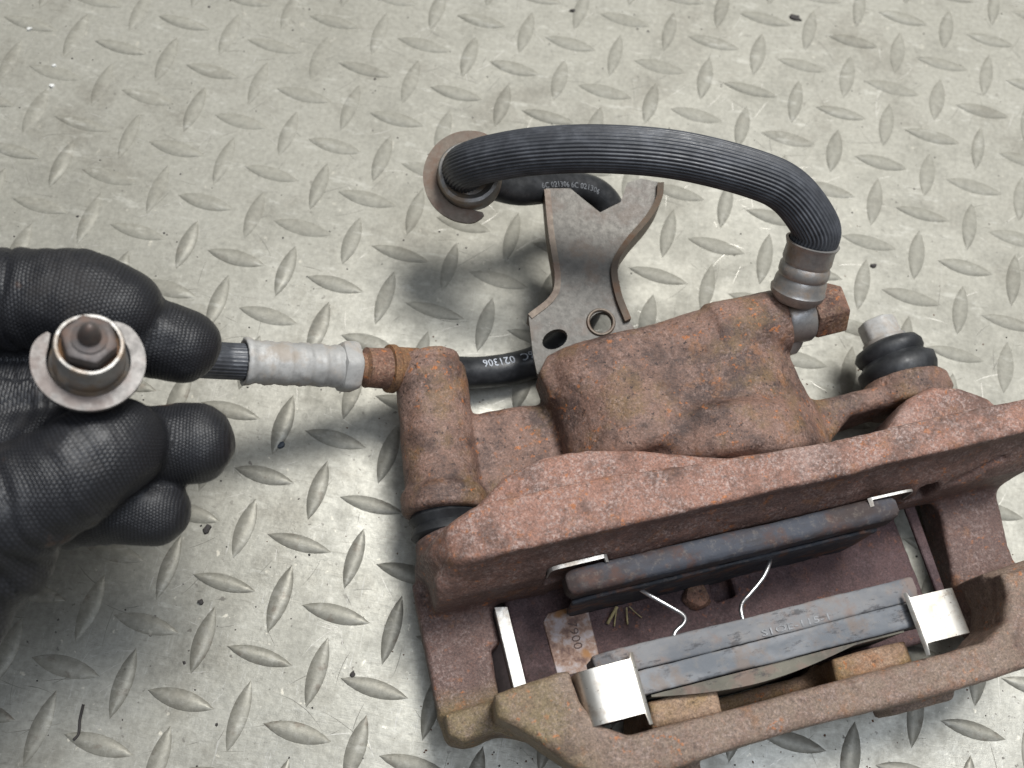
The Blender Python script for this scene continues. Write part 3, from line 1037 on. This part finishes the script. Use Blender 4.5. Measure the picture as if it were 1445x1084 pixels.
def text_mesh(txt, size):
    c = bpy.data.curves.new('print', 'FONT')
    c.body = txt
    c.size = size
    c.resolution_u = 2
    o = bpy.data.objects.new('print', c)
    COL.objects.link(o)
    dg = bpy.context.evaluated_depsgraph_get()
    me = bpy.data.meshes.new_from_object(o.evaluated_get(dg))
    bpy.data.objects.remove(o)
    bm = bmesh.new()
    bm.from_mesh(me)
    bmesh.ops.triangulate(bm, faces=bm.faces)
    bmesh.ops.subdivide_edges(bm, edges=[e for e in bm.edges if e.calc_length() > size * 0.15], cuts=1)
    return bm


arc = np.concatenate([[0], np.cumsum(np.linalg.norm(np.diff(hp, axis=0), axis=1))])


def hose_text(txt, size, s0, phi, rev, stretch=1.0, mat='ink'):
    """print along the hose: s0 start arc length, phi angle from straight up towards the viewer's side"""
    bm = text_mesh(txt, size)
    for v in bm.verts:
        s = s0 - v.co.x * stretch if rev else s0 + v.co.x * stretch
        i = int(np.clip(np.searchsorted(arc, s), 1, len(arc) - 1))
        t = (s - arc[i - 1]) / (arc[i] - arc[i - 1])
        c = hp[i - 1] * (1 - t) + hp[i] * t
        T = hp[i] - hp[i - 1]
        T /= np.linalg.norm(T)
        side = np.cross(T, (0, 0, 1.0))
        side /= np.linalg.norm(side)
        up = np.cross(side, T)
        a = phi - v.co.y / 6.9
        v.co = Vector(c + (side * math.sin(a) + up * math.cos(a)) * 7.02)
    o = bm_obj('print', bm, mat, lower)
    return o


TXT = [(arc[94], None)]

# lower left: rusty coupling, spacer, silver ferrule, hose stub up to the glove
q0, q1 = np.array([-140.0, 65.9, 33.0]), np.array([-203.0, 45.2, 62.0])
ld = (q1 - q0) / np.linalg.norm(q1 - q0)
hex_obj('rusty_nut', q0 - ld * 6, ld, 11, 16.5, 'rust_nut', hose, 1.0, 0.2)
lathe_obj('coupling', [(0, 5), (0, 7.8), (1.2, 8.4), (10, 8.0), (11.5, 8.2), (12.5, 6.0), (16, 5.6)], q0 + ld * 5, ld, 'rust_bolt', hose, 30)
lathe_obj('rusty_collar', [(0, 7), (0, 9.4), (1, 10), (3.4, 9.8), (4, 7)], q0 + ld * 3.6, ld, 'rust_nut', hose, 30)
hex_obj('ferrule_hex', q0 + ld * 20, ld, 8, 19.5, 'corroded', hose, 2.2, 0.1)
prof = [(0, 6.0)] + [(t, 8.35 + 0.22 * math.sin(t * 0.9) + 0.12 * math.sin(t * 2.3 + 1)) for t in np.linspace(0, 35, 44)] + [(36.5, 9.1), (38.4, 9.3), (38.8, 8.1), (36, 6.6)]
V, F = lathe(prof, q0 + ld * 27, ld, 48, 0.010, 9)
V = V + np.random.default_rng(4).normal(0, 0.075, V.shape)
mesh_obj('crimp_ferrule', V, F, 'corroded', hose)
st = spline([tuple(q0 + ld * 56), tuple(q0 + ld * 64), tuple(q0 + ld * 76), (-219, 34, 85), (-221, 24, 108), (-221, 14, 132)], 60)
V, F, _ = tube(st, 6.6, 90, 30, 0.5)
mesh_obj('ribbed_stub', V, F, 'hose_rubber', hose)

# end fitting held by the glove: cup, flange ring, nut and cone facing up
ea = np.array([0.28, 0.06, 0.95])
ea /= np.linalg.norm(ea)
eb = np.array([-219.6, 6.8, 139.0])
lathe_obj('end_cup', [(-14, 7), (-12, 10.2), (0, 10.4), (0.3, 11.2), (3, 11.0), (4, 10.2), (15, 9.7), (16, 9.2), (16, 8.4), (13.2, 8.0)], eb, ea, 'fitting_steel', hose, 44, 0.006, 8, cap=False)
lathe_obj('rust_seat', [(12.6, 0.5), (13.0, 8.4), (13.6, 8.2), (13.9, 0.5)], eb, ea, 'rust_nut', hose, 30, 0.01, 3)
c_ring('end_flange', eb + ea * 2.6, ea, 11.6, 15.8, 1.7, math.radians(-200), math.radians(80), 'steel_grey', hose, (1, 0, 0))
hex_obj('end_nut', eb + ea * 12, ea, 8.0, 14.0, 'steel_dark', hose, 1.3, 0.3)
lathe_obj('end_cone', [(-2, 5.0), (0.8, 4.9), (1.2, 3.8), (1.4, 3.3), (5, 2.6), (7.6, 1.5), (8.4, 0.8), (8.6, 0.2)], eb + ea * 19.9, ea, 'steel_dark', hose, 24)

# hose bracket: bent plate with two holes, forked top, folded side flanges
br = np.array


def bracket():
    n_pts = [(-95.4, 153.8), (-90.4, 133.9), (-84.7, 115.2), (-85.3, 105.7), (-93.3, 96.5), (-89.0, 81.1), (-86.0, 73.4), (-82.8, 71.9), (-74.3, 77.6), (-47.6, 97.6), (-52.1, 102.3), (-57.7, 111.9), (-60.9, 123.9), (-57.1, 135.1), (-50.2, 147.0), (-46.6, 156.5), (-46.6, 165.4), (-55.6, 165.7), (-61.3, 162.7), (-62.8, 153.5), (-70.8, 147.2), (-77.2, 150.9), (-85.0, 155.7)]
    bm = bmesh.new()
    zf = lambda x, y: 35 + (y - 75) * 0.15
    vs = [bm.verts.new((x, y, zf(x, y))) for x, y in n_pts]
    outer = [bm.edges.new((vs[i], vs[(i + 1) % len(vs)])) for i in range(len(vs))]
    edges = list(outer)
    for (hx, hy, r1, r2, rot) in ((-81.1, 88.9, 3.9, 5.6, 0.9), (-63.4, 99.4, 4.2, 5.2, 0.9)):
        hv = []
        for k in range(20):
            a = 2 * math.pi * k / 20
            x, y = r1 * math.cos(a), r2 * math.sin(a)
            px, py = hx + x * math.cos(-rot) - y * math.sin(-rot), hy + x * math.sin(-rot) + y * math.cos(-rot)
            hv.append(bm.verts.new((px, py, zf(px, py))))
        edges += [bm.edges.new((hv[k], hv[(k + 1) % 20])) for k in range(20)]
    bmesh.ops.triangle_fill(bm, use_beauty=True, edges=edges, normal=(0, 0, 1))
    # drop faces that filled the holes
    for fc in list(bm.faces):
        c = fc.calc_center_median()
        for hx, hy in ((-81.1, 88.9), (-63.4, 99.4)):
            if (c.x - hx) ** 2 + (c.y - hy) ** 2 < 9 and len([1 for v in fc.verts if (v.co.x - hx) ** 2 + (v.co.y - hy) ** 2 < 36]) == 3:
                bm.faces.remove(fc)
                break
    ex = bmesh.ops.extrude_face_region(bm, geom=list(bm.faces))
    bmesh.ops.translate(bm, verts=[v for v in ex['geom'] if isinstance(v, bmesh.types.BMVert)], vec=(0, 0, -2.4))
    return bm


br_o = bm_obj('hose_bracket', bracket(), 'bracket_steel', hose, 0.5)
for pts in ([(-52.6, 101.3), (-58.3, 111.8), (-61.5, 123.8), (-57.7, 135.0), (-50.8, 146.9), (-47.2, 156.4), (-47.3, 163.9)], [(-94.7, 153.2), (-89.8, 134.0), (-84.1, 115.3), (-85.0, 106.1), (-92.8, 96.6)]):
    lip = 3.2 if pts[0][0] > -60 else 0.6
    P = spline(pts, 30)
    V, F = [], []
    for i, (x, y) in enumerate(P):
        t = P[min(i + 1, 30)] - P[max(i - 1, 0)]
        t = t / np.linalg.norm(t)
        nx, ny = -t[1], t[0]
        zt = 35 + (y - 75) * 0.15
        for s, z in ((1.3, zt + lip * 0.7), (-1.3, zt + lip), (-1.3, zt - 9), (1.3, zt - 9)):
            V.append((x + nx * s, y + ny * s, z))
    for i in range(30):
        for j in range(4):
            a, b = i * 4 + j, i * 4 + (j + 1) % 4
            F.append((a, b, b + 4, a + 4))
    F += [(0, 1, 2, 3), (123, 122, 121, 120)]
    bm = bmesh.new()
    vs = [bm.verts.new(v) for v in V]
    for q in F:
        bm.faces.new([vs[i] for i in q])
    bm_obj('flange', bm, 'bracket_edge', br_o, 0.5)
lathe_obj('hole_rim', [(-2.5, 4.6), (0.4, 4.7), (0.9, 5.1), (0.9, 5.7), (-0.4, 6.3)], (-63.4, 99.4, 38.8), (0, -0.15, 1), 'bracket_edge', br_o, 28, cap=False)

# ------------------------------------------------------------------ gloved hand
hand = empty('gloved_hand', (0, 0, 0), 0, 'hand in a black knitted work glove holding the hose end fitting', 'hand')
f = Field((-420, -110, 55), (-168, 66, 186), 1.3)
chains = {
    'index': ([(-345, 10, 112), (-300, 22, 118), (-261, 29.0, 122), (-236, 34, 123), (-224.5, 34, 120)], [22, 18, 16.2, 15.6, 14.6]),
    'middle': ([(-335, 0, 100), (-285, 18, 104), (-246, 27, 108), (-216, 30, 110), (-205.2, 30.6, 107)], [20, 15, 13.4, 13, 12.4]),
    'ring': ([(-335, -22, 95), (-270, -14, 100), (-228, -9, 105), (-193, -1.2, 104)], [20, 15, 13.2, 13.0]),
    'little': ([(-330, -44, 92), (-262, -36, 96), (-224, -26.4, 99), (-202, -23.0, 97)], [20, 14, 12.4, 11.6]),
    'thumb': ([(-345, -50, 102), (-275, -52, 108), (-243, -38, 118), (-226, -26, 121), (-216.5, -16.5, 122), (-211.5, -10.5, 119)], [24, 20, 18.5, 17, 16, 15.0]),
}
infos = []
order = ['palm', 'index', 'middle', 'ring', 'little', 'thumb']
f.put(f.cone((-340, -18, 108), (-300, -20, 108), 34, 30))
f.put(f.cone((-415, -22, 106), (-340, -18, 108), 33, 34), 12)
f.put(f.cone((-262, -58, 102), (-238, -47, 108), 17, 14.5), 6)
f.put(f.cone((-300, -70, 98), (-248, -66, 100), 22, 13.5), 8)
f.put(f.cone((-312, -8, 96), (-247, 5, 99), 24, 17), 5)
segs = []
for nm in ('index', 'middle', 'ring', 'little', 'thumb'):
    pts, rr = chains[nm]
    sp = spline([tuple(p) + (r,) for p, r in zip(pts, rr)], 12)
    ch = None
    L = 0.0
    for a, b in zip(sp[:-1], sp[1:]):
        d = f.cone(a[:3], b[:3], a[3], b[3])
        ch = d if ch is None else np.minimum(ch, d)
        segs.append((nm, a, b, L))
        L += np.linalg.norm(b[:3] - a[:3])
    f.put(ch, 2.2 if nm != 'thumb' else 3.0)
# creases at the knuckles and wrinkles
f.rough(0.7, 15, 21)
f.rough(0.35, 5, 22)
# cuff end cut
f.cut(f.box((-430, -200, 0), (-405, 200, 300), 1))
glove, GV = field_obj('glove', f, 'glove', hand)
# stitch coordinates: distance along the finger, distance round it
ends = {nm: b for nm, a, b, L in segs}
up0 = np.array([0, 0, 1.0])
near = {}
for nm, a, b, L in segs:
    A, B = a[:3], b[:3]
    l = np.linalg.norm(B - A)
    T = (B - A) / l
    tu = (GV - A) @ T
    tc = np.clip(tu, 0, l)
    q = GV - A - np.outer(tc, T)
    dist = np.linalg.norm(q, axis=1) - (a[3] + (b[3] - a[3]) * tc / l)
    s1 = np.cross(T, up0)
    s1 /= np.linalg.norm(s1)
    s2 = np.cross(s1, T)
    an = np.arctan2(q @ s1, q @ s2) * 14
    w = np.exp(-np.clip(dist, -20, 60) / 0.8)
    S = near.setdefault(nm, [np.full(len(GV), 1e9), np.zeros(len(GV)), np.zeros(len(GV)), np.zeros(len(GV))])
    S[0] = np.minimum(S[0], dist)
    S[1] += w
    S[2] += w * (L + tu)
    S[3] += w * an
best = np.full(len(GV), 1e9)
kn = np.zeros((len(GV), 3), np.float32)
for nm, S in near.items():
    m = S[0] < best
    best[m] = S[0][m]
    kn[m, 0] = (S[2] / np.maximum(S[1], 1e-30))[m] * MM
    kn[m, 1] = (S[3] / np.maximum(S[1], 1e-30))[m] * MM
nrm = np.empty(len(GV) * 3, np.float32)
glove.data.vertices.foreach_get('normal', nrm)
nrm = nrm.reshape(-1, 3)
tot = {}
for nm, a, b, L in segs:
    tot[nm] = L + np.linalg.norm(b[:3] - a[:3])
disp = np.zeros(len(GV))
best = np.full(len(GV), 1e9)
for nm, S in near.items():
    m = S[0] < best
    best[m] = S[0][m]
    sa = S[2] / np.maximum(S[1], 1e-30)
    ar = S[3] / np.maximum(S[1], 1e-30)
    d = 0
    for off, amp, wl in ((17, 0.6, 5.0), (30, 1.2, 6.0), (44, 1.3, 6.5), (62, 1.6, 8.0)):
        x = sa - (tot[nm] - off) + 1.6 * np.sin(ar * 0.22 + off)
        d = d + amp * np.exp(-(x / 6.5) ** 2) * (np.abs(np.sin(x * math.pi / wl)) - 0.6)
    disp[m] = d[m]
glove.data.vertices.foreach_set('co', ((GV + nrm * disp[:, None]) * MM).astype(np.float32).ravel())
glove.data.update()
at = glove.data.attributes.new('knit', 'FLOAT_VECTOR', 'POINT')
at.data.foreach_set('vector', kn.ravel())
# sleeve cuff beyond the frame
lathe_obj('sleeve', [(0, 30), (0, 37), (60, 40), (160, 44), (160, 30)], (-398, -22, 106), (-1, -0.05, 0.12), 'sleeve', hand, 40, 0.02, 12)

# ------------------------------------------------------------------ print on hose, pad and patch
iA = int(np.argmin(np.linalg.norm(hp[:, :2] - np.array([-112.5, 77.5]), axis=1)))
iB = int(np.argmin(np.linalg.norm(hp[:, :2] - np.array([-99, 153]), axis=1)))
hose_text('6C  021306', 5.3, arc[iA] - 28, 0.45, False)
hose_text('6C 021306 6C 021306', 3.4, arc[iB], 0.62, False, 1.0, 'ink_faint')
bm = text_mesh('S1OE-115-1', 4.4)
for v in bm.verts:
    v.co = Vector((-2 + v.co.x * 1.25, -23.2 + v.co.y * 0.75, 58.72))
bm_obj('print', bm, 'pad_ink', p_out)
bm = text_mesh('7900', 5.2)
for v in bm.verts:
    v.co = Vector((-61.5 + v.co.y, 4 - v.co.x * 1.1, 14.16))
bm_obj('stamp', bm, 'stamp', patch)

# ------------------------------------------------------------------ straw, flakes, grit
k = 0
for x0, y0, x1, y1, w in ((-41.2, 4.6, -46.2, -0.6, 1.1), (-41.2, 4.6, -43.8, -2.2, 0.5), (-37.6, 3.4, -38.4, -2.6, 0.6), (-36.5, 3.6, -32.2, -1.4, 0.3)):
    V, F, _ = tube(spline([(x0, y0, 17.5), ((x0 + x1) / 2, (y0 + y1) / 2, 15.4), (x1, y1, 14.4)], 6), w * 0.65, 6)
    o = mesh_obj('straw', V, F, 'straw', None)
    o.rotation_euler = (0, 0, RZ)
    tag(o, ['thick pale straw stalk on the dark bridge between the pads', 'thin straw blade beside the thick stalk on the dark bridge', 'brownish straw blade, middle of those on the dark bridge', 'hair-thin straw, rightmost on the dark bridge'][k], 'straw', 'straws on the bridge')
    k += 1


def flake(x, y, r, mat, lab, seed, el=1.0, rot=0.0):
    rng = np.random.default_rng(seed)
    n = 9
    V = []
    for h, sc in ((0.03, 1.0), (1.0, 0.82)):
        for i in range(n):
            a = 2 * math.pi * i / n
            q = 0.78 * r * sc * (0.6 + 0.7 * np.random.default_rng(seed * 50 + i).random())
            X, Y = q * el * math.cos(a), q * math.sin(a)
            V.append((x + X * math.cos(rot) - Y * math.sin(rot), y + X * math.sin(rot) + Y * math.cos(rot), h * (0.8 + 0.4 * rng.random())))
    V.append((x, y, 1.3))
    F = [(i, (i + 1) % n, n + (i + 1) % n, n + i) for i in range(n)] + [(n + i, n + (i + 1) % n, 2 * n) for i in range(n)]
    o = mesh_obj('dirt_flake', V, F, mat, None, False)
    return tag(o, lab, 'dirt flake', 'dark flakes on the tread plate')


flake(18.5, 313.2, 3.0, 'flake', 'brown curled flake near the top edge, right of middle', 3, 1.5, 0.2)
flake(-208.9, -5.5, 1.9, 'flake', 'dark flake just below the little fingertip of the glove', 4, 1.3, 1.2)
flake(-187.8, 35.5, 1.7, 'flake_blue', 'blue-black chip in the shadow under the silver ferrule', 5, 1.6, 0.8)
flake(-203.6, -34.9, 1.6, 'flake', 'small black lump between two tread bars under the glove', 6)
flake(64, 172.3, 1.7, 'flake', 'small dark flake on the plate right of the banjo bolt, farther back', 7, 1.2, 0.5)
flake(-97.3, 292.8, 1.6, 'flake', 'tiny dark flake at the top edge, middle', 8, 1.4, 0.1)
flake(63.4, 124.0, 2.0, 'flake', 'dark flake in the notch between the housing and the right boot', 9, 1.2, 0.3)
flake(-138.1, -52.5, 1.5, 'flake', 'small dark flake by a tread bar, left of the carrier foot', 12, 1.3, 0.9)
V, F, _ = tube(spline([(-236.7, -80.5, 0.9), (-236.2, -86, 1.1), (-235.2, -91, 0.9), (-236.4, -93.5, 0.8)], 14), 0.55, 8)
tag(mesh_obj('twig', V, F, 'flake', None), 'thin black twig lying on the plate near the lower left corner', 'twig')
for x, y, r, lab in ((-359.5, 223.9, 1.6, 'white paint drop on a tread bar near the top left corner'), (-338.3, 193.6, 1.4, 'white paint drop below the topmost one at left'), (-341, 205, 1.1, 'pale smear between the two white paint drops at left')):
    o = flake(x, y, r, 'paint', lab, int(r * 40), 1.3, 0.7)
    o.name = 'paint_drop'
    o['category'] = 'paint drop'
    o['group'] = 'white paint drops'
# fine grit nobody could count
rng = np.random.default_rng(5)
V, F = [], []
for _ in range(900):
    x, y = rng.uniform(-420, 260), rng.uniform(-130, 380)
    r = rng.uniform(0.18, 0.55) * (1.5 if rng.random() < 0.08 else 1)
    a0 = rng.uniform(0, 6.28)
    b = len(V)
    for i in range(5):
        a = a0 + i * 1.2566
        q = r * rng.uniform(0.6, 1.3)
        V.append((x + q * math.cos(a), y + q * math.sin(a), 0.02))
    V.append((x, y, r * 0.8))
    F += [(b + i, b + (i + 1) % 5, b + 5) for i in range(5)]
tag(mesh_obj('grit', V, F, 'flake', None, False), 'fine dark grit scattered over the tread plate', 'grit', None, 'stuff')


def strokes(name, n, seed, w, mat, kindlab):
    r = np.random.default_rng(seed)
    V, F = [], []
    for _ in range(n):
        x, y = r.uniform(-420, 260), r.uniform(-130, 380)
        L, a = r.uniform(3, 17) * (1.8 if r.random() < 0.1 else 1), r.normal(0.35, 0.8)
        c = r.uniform(-0.02, 0.02)
        b = len(V)
        K = 5
        for i in range(K):
            t = i / (K - 1) - 0.5
            aa = a + c * t * L
            ww = w * r.uniform(0.5, 1.2) * (1 - abs(2 * t) ** 3 * 0.9)
            px, py = x + math.cos(a) * t * L - math.sin(a) * c * (t * L) ** 2, y + math.sin(a) * t * L + math.cos(a) * c * (t * L) ** 2
            V += [(px - math.sin(aa) * ww, py + math.cos(aa) * ww, 0.03), (px + math.sin(aa) * ww, py - math.cos(aa) * ww, 0.03)]
        F += [(b + 2 * i, b + 2 * i + 1, b + 2 * i + 3, b + 2 * i + 2) for i in range(K - 1)]
    return tag(mesh_obj(name, V, F, mat, floor, False), kindlab, None, None, 'stuff')


M['scratch_pale'] = simple('scratch_pale', (0.55, 0.53, 0.48), 0.4, 0.5)
M['scratch_dark'] = simple('scratch_dark', (0.17, 0.16, 0.135), 0.7)
M['rust_dust'] = simple('rust_dust', (0.12, 0.06, 0.035), 0.9)
strokes('pale_scratches', 700, 61, 0.13, 'scratch_pale', 'pale scratches in the plate')
strokes('dark_scratches', 800, 62, 0.11, 'scratch_dark', 'dark scratches in the plate')
rng = np.random.default_rng(8)
V, F = [], []
for _ in range(700):
    u, v = rng.uniform(-135, 135), rng.uniform(-85, 130)
    ex = rng.normal(0, 22, 2)
    x, y, _z = uv2w(u * 0.9 + ex[0], v * 0.9 + ex[1], 0)
    r = rng.uniform(0.15, 0.5)
    b = len(V)
    a0 = rng.uniform(0, 6.28)
    for i in range(5):
        a = a0 + i * 1.2566
        q = r * rng.uniform(0.6, 1.4)
        V.append((x + q * math.cos(a), y + q * math.sin(a), 0.02))
    V.append((x, y, r * 0.7))
    F += [(b + i, b + (i + 1) % 5, b + 5) for i in range(5)]
tag(mesh_obj('rust_crumbs', V, F, 'rust_dust', None, False), 'fine rust crumbs fallen round the caliper', 'rust crumbs', None, 'stuff')
print('script ok')
